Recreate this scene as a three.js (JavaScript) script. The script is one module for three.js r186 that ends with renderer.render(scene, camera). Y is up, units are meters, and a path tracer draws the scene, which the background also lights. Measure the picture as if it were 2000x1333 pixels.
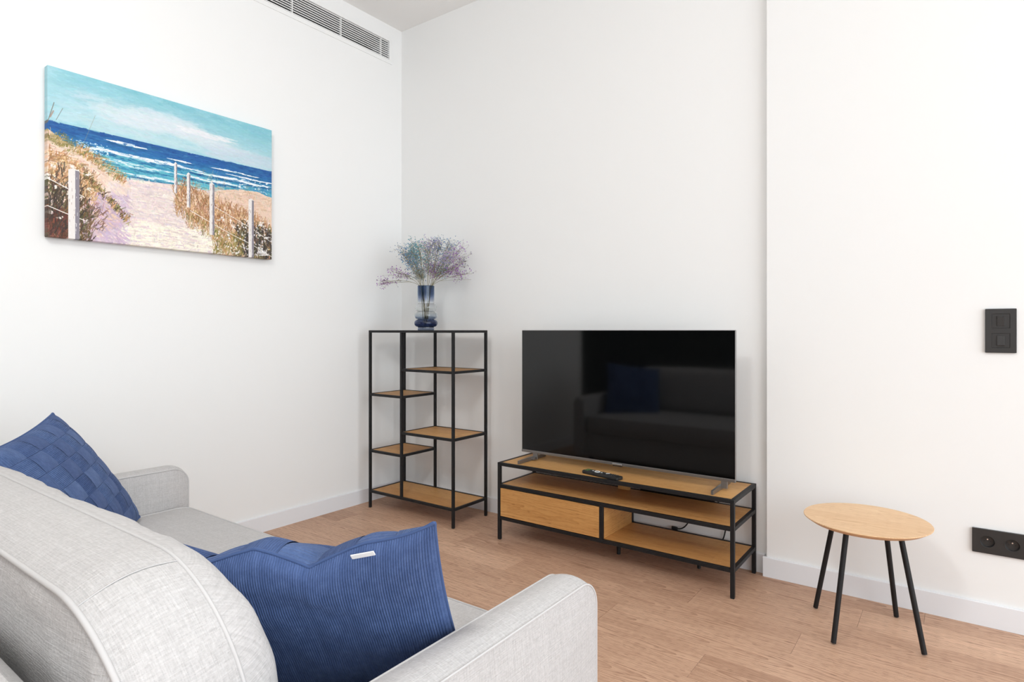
import * as THREE from 'three';
import { RoundedBoxGeometry } from 'three/addons/geometries/RoundedBoxGeometry.js';
import { mergeGeometries } from 'three/addons/utils/BufferGeometryUtils.js';
import { RectAreaLightUniformsLib } from 'three/addons/lights/RectAreaLightUniformsLib.js';

// ------------------------------------------------------------------ camera, sky, light, exposure
const scene = new THREE.Scene();
const FOCAL = 1187, IMG_W = 2000, IMG_H = 1333, EYE = new THREE.Vector3(3.011, 1.085, 2.865);
const YAW = Math.atan2(870, FOCAL);
const camera = new THREE.PerspectiveCamera(2 * Math.atan(IMG_H / 2 / FOCAL) * 180 / Math.PI, IMG_W / IMG_H, 0.05, 60);
camera.position.copy(EYE);
camera.rotation.y = YAW;
camera.setViewOffset(IMG_W, IMG_H, 0, 20.5, IMG_W, IMG_H);   // lens shifted a little, verticals stay vertical
scene.add(camera);

scene.background = new THREE.Color().setRGB(1.0, 1.06, 1.14);   // bright overcast sky beyond the windows
RectAreaLightUniformsLib.init();
const ROOM = { x0: -0.012, x1: 6.2, zr: 5.6, h: 3.1, hall: -1.5, leftEnd: 2.69 };
const WIN = { z0: 0.5, z1: 5.2, y0: 0.06, y1: 2.95 };
function daylight(w, h, intensity, pos, look) {
  const l = new THREE.RectAreaLight(new THREE.Color().setRGB(0.9, 1.0, 1.06), intensity, w, h);
  l.position.set(...pos); l.lookAt(...look); scene.add(l); return l;
}
daylight(WIN.z1 - WIN.z0, WIN.y1 - WIN.y0, 2.6, [ROOM.x1 - 0.02, (WIN.y0 + WIN.y1) / 2, (WIN.z0 + WIN.z1) / 2], [0, (WIN.y0 + WIN.y1) / 2, (WIN.z0 + WIN.z1) / 2]);

const renderer = new THREE.WebGLRenderer({ antialias: true });
renderer.toneMapping = THREE.LinearToneMapping;
renderer.toneMappingExposure = 1.14;
renderer.shadowMap.enabled = true;

// ------------------------------------------------------------------ helpers
function rng(seed) {
  let a = seed >>> 0;
  return () => { a |= 0; a = a + 0x6D2B79F5 | 0; let t = Math.imul(a ^ a >>> 15, 1 | a); t = t + Math.imul(t ^ t >>> 7, 61 | t) ^ t; return ((t ^ t >>> 14) >>> 0) / 4294967296; };
}
function hash2(x, y) {
  let h = Math.imul(x, 374761393) + Math.imul(y, 668265263) | 0;
  h = Math.imul(h ^ h >>> 13, 1274126177);
  return ((h ^ h >>> 16) >>> 0) / 4294967296;
}
function vnoise(x, y) {
  const xi = Math.floor(x), yi = Math.floor(y);
  let fx = x - xi, fy = y - yi;
  fx = fx * fx * (3 - 2 * fx); fy = fy * fy * (3 - 2 * fy);
  const a = hash2(xi, yi), b = hash2(xi + 1, yi), c = hash2(xi, yi + 1), d = hash2(xi + 1, yi + 1);
  return a + (b - a) * fx + (c - a) * fy + (a - b - c + d) * fx * fy;
}
const fbm = (x, y, o = 3) => { let s = 0, a = 0.5, t = 0; for (let i = 0; i < o; i++) { s += a * vnoise(x, y); t += a; a *= 0.5; x = x * 2.03 + 17.1; y = y * 2.03 + 9.7; } return s / t; };
const clamp = (v, a = 0, b = 1) => Math.min(b, Math.max(a, v));
const smooth = (a, b, v) => { const t = clamp((v - a) / (b - a)); return t * t * (3 - 2 * t); };
const lin = (...c) => new THREE.Color().setRGB(...c);

function dataTex(w, h, fn, srgb = true) {
  const d = new Uint8Array(w * h * 4);
  for (let y = 0; y < h; y++) for (let x = 0; x < w; x++) {
    const c = fn(x, y), i = (y * w + x) * 4;
    d[i] = clamp(c[0], 0, 255); d[i + 1] = clamp(c[1], 0, 255); d[i + 2] = clamp(c[2], 0, 255); d[i + 3] = 255;
  }
  const t = new THREE.DataTexture(d, w, h);
  t.wrapS = t.wrapT = THREE.RepeatWrapping; t.magFilter = THREE.LinearFilter; t.minFilter = THREE.LinearFilter;
  if (srgb) t.colorSpace = THREE.SRGBColorSpace;
  t.needsUpdate = true;
  return t;
}
const std = (o) => new THREE.MeshPhysicalMaterial(o);

const used = new Map();
function numbered(n) { const k = used.get(n) ?? 0; used.set(n, k + 1); return k ? n + '_' + String(k).padStart(3, '0') : n; }
function shade(m) { m.castShadow = true; m.receiveShadow = true; return m; }
function part(name, geo, mat, parent, label) {
  const m = shade(new THREE.Mesh(geo, mat)); m.name = name; parent.add(m);
  if (label) m.userData.label = label;
  return m;
}
function thing(name, label, category, pos = [0, 0, 0], group) {
  const g = new THREE.Group(); g.name = numbered(name); g.position.set(...pos);
  g.userData = { label, category }; if (group) g.userData.group = group;
  scene.add(g); return g;
}
function structure(name, geo, mat) {
  const m = shade(new THREE.Mesh(geo, mat)); m.name = name; m.userData = { kind: 'structure' }; scene.add(m); return m;
}
function box(x0, x1, y0, y1, z0, z1, r = 0) {
  const w = x1 - x0, h = y1 - y0, d = z1 - z0;
  const g = r ? new RoundedBoxGeometry(w, h, d, 1, r) : new THREE.BoxGeometry(w, h, d);
  g.translate((x0 + x1) / 2, (y0 + y1) / 2, (z0 + z1) / 2);
  return g;
}
// uv in metres divided by the texture's size; grain runs along the given axis
function grainUV(g, axis, sw, sh, ou = 0, ov = 0) {
  const p = g.attributes.position, n = g.attributes.normal, uv = new Float32Array(p.count * 2);
  for (let i = 0; i < p.count; i++) {
    const P = [p.getX(i), p.getY(i), p.getZ(i)], N = [Math.abs(n.getX(i)), Math.abs(n.getY(i)), Math.abs(n.getZ(i))];
    const k = N[0] > N[1] && N[0] > N[2] ? 0 : N[1] > N[2] ? 1 : 2;
    let rest = [0, 1, 2].filter((a) => a !== k);
    let a = rest.includes(axis) ? axis : rest[0], b = rest.find((q) => q !== a);
    uv[i * 2] = P[a] / sw + ou; uv[i * 2 + 1] = P[b] / sh + ov;
  }
  g.setAttribute('uv', new THREE.BufferAttribute(uv, 2));
  return g;
}
function grid(nu, nv, fn, uvf) {
  const pos = [], uv = [], idx = [];
  for (let j = 0; j <= nv; j++) for (let i = 0; i <= nu; i++) {
    const u = i / nu, v = j / nv; pos.push(...fn(u, v)); uv.push(...(uvf ? uvf(u, v) : [u, v]));
  }
  for (let j = 0; j < nv; j++) for (let i = 0; i < nu; i++) {
    const a = j * (nu + 1) + i, b = a + 1, c = a + nu + 1, d = c + 1;
    idx.push(a, b, d, a, d, c);
  }
  const g = new THREE.BufferGeometry();
  g.setAttribute('position', new THREE.Float32BufferAttribute(pos, 3));
  g.setAttribute('uv', new THREE.Float32BufferAttribute(uv, 2));
  g.setIndex(idx); g.computeVertexNormals();
  return g;
}
function tube(pts, r, seg = 24, rad = 8, closed = false) {
  return new THREE.TubeGeometry(new THREE.CatmullRomCurve3(pts.map((p) => p.isVector3 ? p : new THREE.Vector3(...p)), closed), seg, r, rad, closed);
}

// ------------------------------------------------------------------ surface materials
const wallBump = dataTex(256, 256, (x, y) => { const v = 128 + 90 * (fbm(x / 5, y / 5, 2) - 0.5); return [v, v, v]; }, false);
wallBump.repeat.set(3, 3);
const M = {};
M.wall = std({ color: lin(0.86, 0.858, 0.85), roughness: 0.85, specularIntensity: 0.4 });
M.ceiling = std({ color: lin(0.91, 0.90, 0.885), roughness: 0.9 });
M.trim = std({ color: lin(0.80, 0.805, 0.83), roughness: 0.4 });
M.blackMetal = std({ color: lin(0.010, 0.010, 0.011), roughness: 0.5, specularIntensity: 0.6 });
M.blackPlastic = std({ color: lin(0.022, 0.021, 0.021), roughness: 0.42 });
M.softBlack = std({ color: lin(0.012, 0.012, 0.012), roughness: 0.6 });
M.steel = std({ color: lin(0.75, 0.75, 0.75), roughness: 0.25, metalness: 1 });
M.greyMetal = std({ color: lin(0.28, 0.27, 0.265), roughness: 0.35, metalness: 0.85 });
M.whitePaint = std({ color: lin(0.86, 0.86, 0.85), roughness: 0.45 });
M.duct = std({ color: lin(0.6, 0.61, 0.62), roughness: 0.6 });
M.pane = std({ color: lin(1, 1, 1), roughness: 0, transmission: 1, thickness: 0, ior: 1.45 });
M.darkFront = std({ color: lin(0.012, 0.018, 0.017), roughness: 0.6 });

// oak: rings cut by the board (arches), fibres, pores
function oakTexture(W, H, mw, mh, boards, low, high, dark, seed, contrast = 1) {
  const R = rng(seed), B = [];
  for (let i = 0; i < boards; i++) B.push({ c: 0.25 + 0.5 * R(), depth: 0.02 + 0.035 * R(), slope: (R() - 0.5) * 0.05, tone: R(), o: R() * 500, f: 130 + 90 * R() });
  return dataTex(W, H, (px, py) => {
    const x = px / W * mw, y = py / H * mh, bw = mh / boards, bi = Math.min(boards - 1, Math.floor(y / bw)), b = B[bi];
    const yl = y - bi * bw - b.c * bw;
    const wob = (fbm(x * 3.0 + b.o, y * 11, 3) - 0.5) * 0.06;
    const dd = b.depth + b.slope * (x - mw / 2) + (fbm(x * 1.3 + b.o, 3.3, 2) - 0.5) * 0.05 + wob * 0.4;
    const r = Math.hypot(yl * 1.0 + wob * 0.35, dd) * b.f;
    let ring = r - Math.floor(r); ring = Math.pow(ring, 2.2);
    const jag = vnoise(x * 45 + b.o, y * 700);
    const fibre = fbm(x * 16 + b.o, y * 380, 3), fine = vnoise(x * 60, y * 1500 + b.o);
    const pore = smooth(0.76, 0.92, vnoise(x * 32 + b.o, y * 950)) * (0.35 + ring);
    const patch = fbm(x * 1.6 + b.o, y * 6, 2);
    let t = 0.62 + 0.42 * (patch - 0.5) + 0.30 * (b.tone - 0.5) + contrast * (0.34 * (fibre - 0.5) + 0.12 * (fine - 0.5) + 0.08 - 0.30 * ring * (0.3 + 1.3 * jag) * (0.5 + patch));
    t = clamp(t);
    const k = clamp(pore * 0.55 * contrast);
    return [0, 1, 2].map((i) => (low[i] + (high[i] - low[i]) * t) * (1 - k) + dark[i] * k);
  });
}
const texFloor = oakTexture(2048, 1024, 2.4, 1.02, 6, [142, 104, 82], [222, 184, 156], [104, 74, 56], 11, 1.25);
const texOak = oakTexture(1024, 512, 1.3, 0.5, 2, [168, 112, 56], [230, 182, 118], [128, 82, 40], 23, 1.0);
const texTop = oakTexture(512, 512, 0.5, 0.5, 2, [200, 152, 106], [242, 208, 168], [168, 120, 80], 37, 1.0);
M.floor = std({ map: texFloor, roughness: 0.48, specularIntensity: 0.8 });
M.floorBase = std({ color: lin(0.62, 0.50, 0.42), roughness: 0.8 });
M.oak = std({ map: texOak, roughness: 0.5 });
M.tableTop = std({ map: texTop, roughness: 0.5 });
const OAK = [1.3, 0.5];

// woven upholstery: slubby warp and weft threads
const FW = 512;
const threadsX = [], threadsY = [];
{ const R = rng(5); for (let i = 0; i < FW; i++) { threadsX.push(R()); threadsY.push(R()); } }
const wrapNoise = (x, y, period) => { const m = (a) => ((a % period) + period) % period; const xi = Math.floor(x), yi = Math.floor(y); let fx = x - xi, fy = y - yi; const h = (i, j) => hash2(m(xi + i) + 911, m(yi + j) + 37); return (h(0, 0) * (1 - fx) + h(1, 0) * fx) * (1 - fy) + (h(0, 1) * (1 - fx) + h(1, 1) * fx) * fy; };
const fabricValue = (x, y) => {
  const tx = threadsX[x >> 1], ty = threadsY[y >> 1];
  const sx = wrapNoise(x / 2, y / 16, 256) , sy = wrapNoise(x / 16, y / 2 + 77, 256);
  const over = ((x >> 1) + (y >> 1)) & 1;
  return 0.5 + 0.22 * (tx - 0.5) + 0.22 * (ty - 0.5) + 0.5 * (over ? sx - 0.5 : sy - 0.5) + 0.35 * (wrapNoise(x / 4, y / 4, 128) - 0.5);
};
const texFabric = dataTex(FW, FW, (x, y) => { const v = fabricValue(x, y); const t = clamp(v); return [173 + 34 * t, 170 + 34 * t, 169 + 34 * t]; });
const texFabricBump = dataTex(FW, FW, (x, y) => { const v = 255 * clamp(fabricValue(x, y)); return [v, v, v]; }, false);
M.fabric = std({ map: texFabric, bumpMap: texFabricBump, bumpScale: 0.001, roughness: 0.95, specularIntensity: 0.25, sheen: 0.15, sheenColor: lin(1, 1, 1), sheenRoughness: 0.6 });
M.piping = std({ color: lin(0.55, 0.535, 0.53), roughness: 0.95, specularIntensity: 0.25 });
const FABRIC = 0.32;   // metres covered by the weave texture

// corduroy
const texCordPile = dataTex(256, 256, (x, y) => { const t = wrapNoise(x / 32, y / 32, 8) * 0.4 + wrapNoise(x / 4, y / 8, 64) * 0.3 + wrapNoise(x, y / 2, 256) * 0.3; return [60 + 34 * t, 78 + 36 * t, 118 + 40 * t]; });
const texCordBump = dataTex(256, 256, (x, y) => { const w = Math.abs(Math.sin(x / 256 * Math.PI * 16)); const v = 255 * Math.pow(w, 0.6) * (0.9 + 0.1 * hash2(x, y)); return [v, v, v]; }, false);
M.cord = std({ map: texCordPile, roughness: 0.95, specularIntensity: 0.2, sheen: 0.6, sheenColor: lin(0.45, 0.52, 0.75), sheenRoughness: 0.5 });
M.cordPatch = std({ map: texCordPile, bumpMap: texCordBump, bumpScale: 0.0016, roughness: 0.95, specularIntensity: 0.2, sheen: 0.6, sheenColor: lin(0.45, 0.52, 0.75), sheenRoughness: 0.5 });
M.cordPatches = [[1, 1, 1], [0.82, 0.84, 0.88], [1.16, 1.15, 1.1]].map((c) => { const m = M.cordPatch.clone(); m.color.setRGB(...c); return m; });
M.tag = std({ color: lin(0.85, 0.85, 0.85), roughness: 0.7 });

// ------------------------------------------------------------------ room shell
const T = 0.16;
{
  // left wall with the opening of the air grille
  const s = new THREE.Shape([[-T, 0], [ROOM.leftEnd, 0], [ROOM.leftEnd, ROOM.h], [-T, ROOM.h]].map((p) => new THREE.Vector2(...p)));
  const h = new THREE.Path([[0.112, 2.871], [0.112, 2.993], [1.88, 2.993], [1.88, 2.871]].map((p) => new THREE.Vector2(...p)));
  s.holes.push(h);
  const g = new THREE.ExtrudeGeometry(s, { depth: T, bevelEnabled: false });
  g.rotateY(-Math.PI / 2);            // shape x -> world z, thickness -> -x
  g.translate(ROOM.x0, 0, 0);
  structure('wall_left', g, M.wall);
}
structure('wall_back', box(ROOM.x0 - T, ROOM.x1 + T, 0, ROOM.h, -T, 0), M.wall);
structure('wall_back_pier', box(2.3298, ROOM.x1, 0, ROOM.h, 0, 0.034, 0.003), M.wall);
{
  const s = new THREE.Shape([[0, 0], [ROOM.zr, 0], [ROOM.zr, ROOM.h], [0, ROOM.h]].map((p) => new THREE.Vector2(...p)));
  s.holes.push(new THREE.Path([[WIN.z0, WIN.y0], [WIN.z0, WIN.y1], [WIN.z1, WIN.y1], [WIN.z1, WIN.y0]].map((p) => new THREE.Vector2(...p))));
  const g = new THREE.ExtrudeGeometry(s, { depth: T, bevelEnabled: false });
  g.rotateY(-Math.PI / 2); g.translate(ROOM.x1 + T, 0, 0);
  structure('wall_right', g, M.wall);
}
{
  const s = new THREE.Shape([[ROOM.hall - T, 0], [ROOM.x1 + T, 0], [ROOM.x1 + T, ROOM.h], [ROOM.hall - T, ROOM.h]].map((p) => new THREE.Vector2(...p)));
  const g = new THREE.ExtrudeGeometry(s, { depth: T, bevelEnabled: false });
  g.translate(0, 0, ROOM.zr);
  structure('wall_rear', g, M.wall);
}
structure('wall_hall_end', box(ROOM.hall - T, ROOM.hall, 0, ROOM.h, ROOM.leftEnd - T, ROOM.zr), M.wall);
structure('wall_hall_side', box(ROOM.hall, ROOM.x0 - T, 0, ROOM.h, ROOM.leftEnd - T, ROOM.leftEnd), M.wall);
structure('ceiling', box(ROOM.hall - T, ROOM.x1 + T, ROOM.h, ROOM.h + 0.15, -T, ROOM.zr + T), M.ceiling);

// floor: a slab under individually laid planks
const floor = structure('floor', box(ROOM.hall - T, ROOM.x1 + T, -0.12, -0.002, -T, ROOM.zr + T), M.floorBase);
{
  const L = 1.2, W = 0.17, variants = [], R = rng(77);
  const plankGeo = (len, wid, u0, v0) => {
    const c = 0.0005, x = len / 2 - 0.0006, z = wid / 2 - 0.00005, xi = x - c, zi = z - c * 0.5;
    const P = [[-xi, 0, zi], [xi, 0, zi], [xi, 0, -zi], [-xi, 0, -zi], [-x, -c, z], [x, -c, z], [x, -c, -z], [-x, -c, -z], [-x, -.002, z], [x, -.002, z], [x, -.002, -z], [-x, -.002, -z]];
    const Q = [[0, 1, 2, 3], [4, 5, 1, 0], [5, 6, 2, 1], [6, 7, 3, 2], [7, 4, 0, 3], [8, 9, 5, 4], [9, 10, 6, 5], [10, 11, 7, 6], [11, 8, 4, 7]];
    const pos = [], uv = [];
    for (const q of Q) for (const k of [0, 1, 2, 0, 2, 3]) { const p = P[q[k]]; pos.push(...p); uv.push(u0 + (p[0] + len / 2) / 2.4, v0 + (p[2] + wid / 2 + p[1]) / 1.02); }
    const g = new THREE.BufferGeometry();
    g.setAttribute('position', new THREE.Float32BufferAttribute(pos, 3)); g.setAttribute('uv', new THREE.Float32BufferAttribute(uv, 2));
    g.computeVertexNormals(); return g;
  };
  for (let k = 0; k < 12; k++) variants.push(plankGeo(L, W, (k % 2) * 0.5, Math.floor(k / 2) / 6));
  const joints = { 1: 2.715, 2: 2.144, 3: 2.56, 4: 1.921, 5: 2.329 };
  const rows = Math.ceil((ROOM.zr - 0.16) / W) + 1;
  for (let r = 0; r < rows; r++) {
    const z0 = r === 0 ? -0.01 : 0.16 + (r - 1) * W, wid = W, zc = r === 0 ? 0.16 - W / 2 : z0 + W / 2;
    const j = joints[r] ?? R() * L;
    const inHall = zc > ROOM.leftEnd;
    const left = inHall ? ROOM.hall : ROOM.x0;
    let x = j - Math.ceil((j - left) / L) * L;
    for (; x < ROOM.x1 - 0.02; x += L) {
      const a = Math.max(x, left), b = Math.min(x + L, ROOM.x1), k = Math.floor(R() * 12);
      if (b - a < 0.03) continue;
      const g = b - a > L - 0.001 ? variants[k] : plankGeo(b - a, wid, (k % 2) * 0.5, Math.floor(k / 2) / 6);
      const m = part('plank', g, M.floor, floor); m.position.set((a + b) / 2, 0, zc);
    }
  }
}

// baseboards
function baseboard(name, len, pos, rot) {
  const s = new THREE.Shape([[0, 0], [0.012, 0], [0.012, 0.0835], [0.0095, 0.086], [0, 0.086]].map((p) => new THREE.Vector2(...p)));
  const g = new THREE.ExtrudeGeometry(s, { depth: len, bevelEnabled: false });
  g.rotateY(rot); g.translate(...pos);
  structure(name, g, M.trim);
}
baseboard('baseboard_left', ROOM.leftEnd - 0.012, [ROOM.x0, 0, 0.012], 0);
baseboard('baseboard_back', 2.3298 - ROOM.x0 - 0.0125, [2.3175, 0, 0], -Math.PI / 2);
baseboard('baseboard_right', ROOM.x1 - 2.3178, [ROOM.x1, 0, 0.034], -Math.PI / 2);

// windows that let the daylight in (behind the camera)
function windowUnit(name, axis, a0, a1, y0, y1, at, n) {
  const g = new THREE.Group(); g.name = name; g.userData = { kind: 'structure' }; scene.add(g);
  const b = (p0, p1, q0, q1, t) => axis === 'z' ? box(at - t, at + t, q0, q1, p0, p1) : box(p0, p1, q0, q1, at - t, at + t);
  part('frame', b(a0, a1, y0, y0 + 0.05, 0.03), M.whitePaint, g); part('frame', b(a0, a1, y1 - 0.05, y1, 0.03), M.whitePaint, g);
  for (let i = 0; i <= n; i++) { const c = a0 + (a1 - a0) * i / n, lo = i === 0 ? c : i === n ? c - 0.05 : c - 0.025; part('mullion', b(lo, lo + 0.05, y0 + 0.05, y1 - 0.05, 0.03), M.whitePaint, g); }
  for (let i = 0; i < n; i++) { const p = a0 + (a1 - a0) * i / n + 0.03, q = a0 + (a1 - a0) * (i + 1) / n - 0.03; part('pane', b(p, q, y0 + 0.05, y1 - 0.05, 0.003), M.pane, g); }
}
windowUnit('window_1', 'z', WIN.z0, WIN.z1, WIN.y0, WIN.y1, ROOM.x1 + 0.1, 4);

// ------------------------------------------------------------------ air grille in the left wall
{
  const g = thing('air_vent', 'long white slatted air vent set high in wall below ceiling', 'vent', [ROOM.x0, 2.845, 0.0886]);
  const z1 = 1.82, y1 = 0.175;   // local: z along the wall, y up
  const rim = (za, zb, ya, yb) => part('frame', box(0, 0.004, ya, yb, za, zb, 0.001), M.whitePaint, g);
  rim(0, z1, 0, 0.026); rim(0, z1, 0.148, y1); rim(0, 0.0235, 0.026, 0.148); rim(z1 - 0.0235, z1, 0.026, 0.148);
  const n = 9, pitch = 0.122 / n;
  for (let i = 0; i < n; i++) {
    const s = new THREE.BoxGeometry(0.007, 0.0042, 1.768); s.rotateZ(-0.35);
    const m = part('slat', s, M.whitePaint, g); m.position.set(-0.006, 0.026 + pitch * (i + 0.62), 0.026 + 0.882);
  }
  for (const z of [0.1796, 0.4973, 0.8327, 1.17, 1.5, 1.8]) part('divider', box(-0.019, -0.001, 0.0262, 0.1478, z - 0.0886 - 0.002, z - 0.0886 + 0.002), M.whitePaint, g);
  // sheet-metal collar through the wall, opening into a deep plenum box behind it
  const X = -0.165, Q = -1.1, duct = [box(X, -0.011, 0.0262, 0.0272, 0.0236, 1.791), box(X, -0.011, 0.1468, 0.1478, 0.0236, 1.791), box(X, -0.011, 0.0272, 0.1468, 0.0236, 0.0246), box(X, -0.011, 0.0272, 0.1468, 1.79, 1.791),
    box(Q - 0.005, Q, -0.7, 0.24, -0.08, 1.9), box(Q, X, 0.235, 0.24, -0.08, 1.9), box(Q, X, -0.7, -0.695, -0.08, 1.9), box(Q, X, -0.7, 0.24, -0.085, -0.08), box(Q, X, -0.7, 0.24, 1.9, 1.905)];
  part('duct', mergeGeometries(duct), M.duct, g, 'galvanised sheet duct behind the slats');
}

// ------------------------------------------------------------------ painting
{
  const CW = 2048, CH = 1428, cv = document.createElement('canvas'); cv.width = CW; cv.height = CH;
  const c = cv.getContext('2d'), R = rng(314), X = (u) => u * CW, Y = (v) => v * CH;
  const rgb = (a, al = 1) => `rgba(${a.map((q) => Math.round(q)).join(',')},${al})`;
  const mix = (a, b, t) => a.map((q, i) => q + (b[i] - q) * t);
  const jit = (a, k) => { const d = (R() - 0.5) * k; return a.map((q) => q + d + (R() - 0.5) * k * 0.4); };
  const stroke = (u, v, len, ang, w, col, al) => { c.strokeStyle = rgb(col, al); c.lineWidth = w; c.lineCap = 'round'; c.beginPath(); c.moveTo(X(u), Y(v)); c.lineTo(X(u) + Math.cos(ang) * len, Y(v) + Math.sin(ang) * len); c.stroke(); };
  const dab = (u, v, rx, ry, rot, col, al) => { c.fillStyle = rgb(col, al); c.beginPath(); c.ellipse(X(u), Y(v), rx, ry, rot, 0, 7); c.fill(); };
  const poly = (pts, col, al = 1) => { c.fillStyle = rgb(col, al); c.beginPath(); pts.forEach((p, i) => i ? c.lineTo(X(p[0]), Y(p[1])) : c.moveTo(X(p[0]), Y(p[1]))); c.closePath(); c.fill(); };
  // sky
  c.fillStyle = 'rgb(160,206,216)'; c.fillRect(0, 0, CW, Y(0.34));
  for (let i = 0; i < 1600; i++) { const u = R(), v = R() * 0.31, t = v / 0.31; stroke(u, v, 60 + 160 * R(), (R() - 0.5) * 0.5, 10 + 26 * R(), jit(mix([122, 188, 202], [190, 216, 222], clamp(t * 1.15 + (0.25 - u) * 0.25)), 14), 0.2); }
  for (let i = 0; i < 1500; i++) {   // broad soft cloud bank
    const t = (R() + R()) / 2 + (R() - 0.5) * 0.3, u = 0.1 + 0.72 * t, mid = 0.15 + 0.07 * t + 0.02 * Math.sin(t * 9), v = mid + (R() + R() - 1) * Math.max(0.02, 0.085 - 0.05 * t * t);
    stroke(u, v, 40 + 130 * R(), (R() - 0.5) * 0.7, 10 + 26 * R(), jit(mix([198, 218, 224], [224, 226, 232], R()), 12), 0.13);
  }
  for (let i = 0; i < 90; i++) stroke(0.5 + 0.26 * R(), 0.15 + 0.035 * R(), 60 + 110 * R(), 0.05, 5 + 10 * R(), [232, 230, 236], 0.3);
  for (let i = 0; i < 300; i++) stroke(0.62 + 0.36 * R(), 0.22 + 0.09 * R(), 50 + 90 * R(), (R() - 0.5) * 0.4, 10 + 16 * R(), jit([194, 210, 222], 14), 0.22);
  // sea
  const wg = c.createLinearGradient(0, Y(0.322), 0, Y(0.58)); wg.addColorStop(0, 'rgb(24,84,150)'); wg.addColorStop(0.28, 'rgb(30,104,170)'); wg.addColorStop(0.6, 'rgb(52,146,180)'); wg.addColorStop(1, 'rgb(120,194,204)');
  c.fillStyle = wg; c.fillRect(0, Y(0.322), CW, Y(0.3));
  for (let i = 0; i < 1500; i++) { const u = R(), q = R(), v = 0.327 + 0.24 * q; stroke(u, v, 30 + 110 * R(), (R() - 0.5) * 0.1, 3 + 7 * R(), jit(mix([22, 80, 148], [86, 178, 196], clamp(q + (R() - 0.5) * 0.5)), 30), 0.55); }
  const wave = (u0, u1, v, th, wob) => {
    for (let k = 0; k < (u1 - u0) * 420; k++) {
      const t = R(), u = u0 + (u1 - u0) * t, e = Math.sin(t * Math.PI), vv = v + wob * Math.sin(u * 23) + (R() - 0.5) * th * e;
      stroke(u, vv + th * 0.75, 24 + 50 * R(), 0.03, 3 + 5 * R(), jit([20, 92, 144], 30), 0.45);
      stroke(u, vv, 18 + 46 * R(), (R() - 0.5) * 0.15, 3 + 7 * R() * e, jit([240, 244, 248], 16), 0.8);
    }
  };
  wave(0.20, 0.36, 0.362, 0.018, 0.002); wave(0.46, 0.56, 0.395, 0.01, 0.002); wave(0.12, 0.62, 0.432, 0.026, 0.004); wave(0.55, 0.98, 0.445, 0.018, 0.004);
  wave(0.16, 0.46, 0.487, 0.032, 0.004); wave(0.5, 0.8, 0.485, 0.02, 0.003); wave(0.25, 0.62, 0.545, 0.02, 0.004); wave(0.66, 0.9, 0.39, 0.008, 0.002); wave(0.74, 1, 0.415, 0.008, 0.002);
  for (let i = 0; i < 160; i++) dab(0.08 + 0.14 * R(), 0.4 + 0.07 * R(), 3 + 7 * R(), 2 + 4 * R(), 0, [225, 240, 246], 0.8);
  // beach and path
  poly([[0, 0.60], [0.2, 0.575], [0.35, 0.578], [0.5, 0.56], [0.75, 0.56], [1, 0.6], [1, 1], [0, 1]], [222, 204, 202]);
  for (let i = 0; i < 2600; i++) {
    const v = 0.57 + 0.43 * R(), u = 0.12 + 0.7 * R(), t = R();
    const col = t < 0.5 ? [232, 216, 208] : t < 0.72 ? [216, 200, 208] : t < 0.94 ? [244, 236, 222] : [200, 180, 194];
    stroke(u, v, 24 + 100 * R(), (R() - 0.5) * 0.22 + 0.06, 4 + 11 * R(), jit(col, 18), 0.5);
  }
  for (let i = 0; i < 420; i++) { const v = 0.84 + 0.16 * R(), u = 0.26 + 0.42 * R(); stroke(u, v, 20 + 60 * R(), (R() - 0.5) * 0.2, 4 + 9 * R(), jit([248, 242, 224], 14), 0.7); }
  for (let i = 0; i < 90; i++) stroke(0.4 + 0.2 * R(), 0.62 + 0.35 * R(), 20 + 50 * R(), 0.1, 2 + 3 * R(), jit([150, 128, 130], 30), 0.4);
  // left dune
  poly([[0, 0.37], [0.05, 0.42], [0.12, 0.47], [0.2, 0.53], [0.28, 0.585], [0.22, 0.62], [0.2, 0.72], [0.24, 0.8], [0.29, 0.86], [0.2, 0.95], [0.14, 1], [0, 1]], [226, 196, 176]);
  const inDune = (u, v) => v > 0.37 + u * 0.78 && u < 0.29;
  for (let i = 0; i < 1500; i++) {
    const u = R() * 0.3, v = 0.4 + 0.6 * R(); if (!inDune(u, v)) continue;
    const lilac = u > 0.12 && v > 0.68;
    stroke(u, v, 20 + 46 * R(), 0.7 + (R() - 0.5) * 0.5, 6 + 12 * R(), jit(lilac ? [196, 172, 196] : [234, 212, 198], 26), 0.55);
  }
  const grass = (n, fu, fv, lo, hi, cols, lean, w) => { for (let i = 0; i < n; i++) { const u = fu(), v = fv(u), l = lo + (hi - lo) * R(); stroke(u, v, l, -Math.PI / 2 + lean + (R() - 0.5) * 1.1, w * (0.5 + R()), jit(cols[Math.floor(R() * cols.length)], 34), 0.8); } };
  const gold = [[206, 160, 112], [228, 190, 146], [186, 134, 86], [236, 208, 174], [158, 118, 82]], dk = [[74, 54, 38], [96, 72, 44], [54, 44, 36], [118, 84, 48], [84, 84, 48]], olive = [[128, 122, 62], [160, 146, 80], [104, 98, 52]];
  grass(700, () => R() * 0.15, (u) => 0.62 + 0.42 * R(), 40, 130, dk, 0.2, 7);
  grass(240, () => R() * 0.07, () => 0.86 + 0.16 * R(), 30, 90, [[120, 66, 48], [96, 52, 40], [70, 50, 40]], 0.2, 9);
  grass(520, () => R() * 0.17, (u) => 0.5 + u * 0.7 + 0.16 * R(), 30, 110, gold, 0.25, 6);
  grass(260, () => 0.1 + R() * 0.18, (u) => 0.36 + u * 0.78 + 0.05 * R(), 24, 70, [...gold, ...olive], 0.4, 6);
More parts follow.
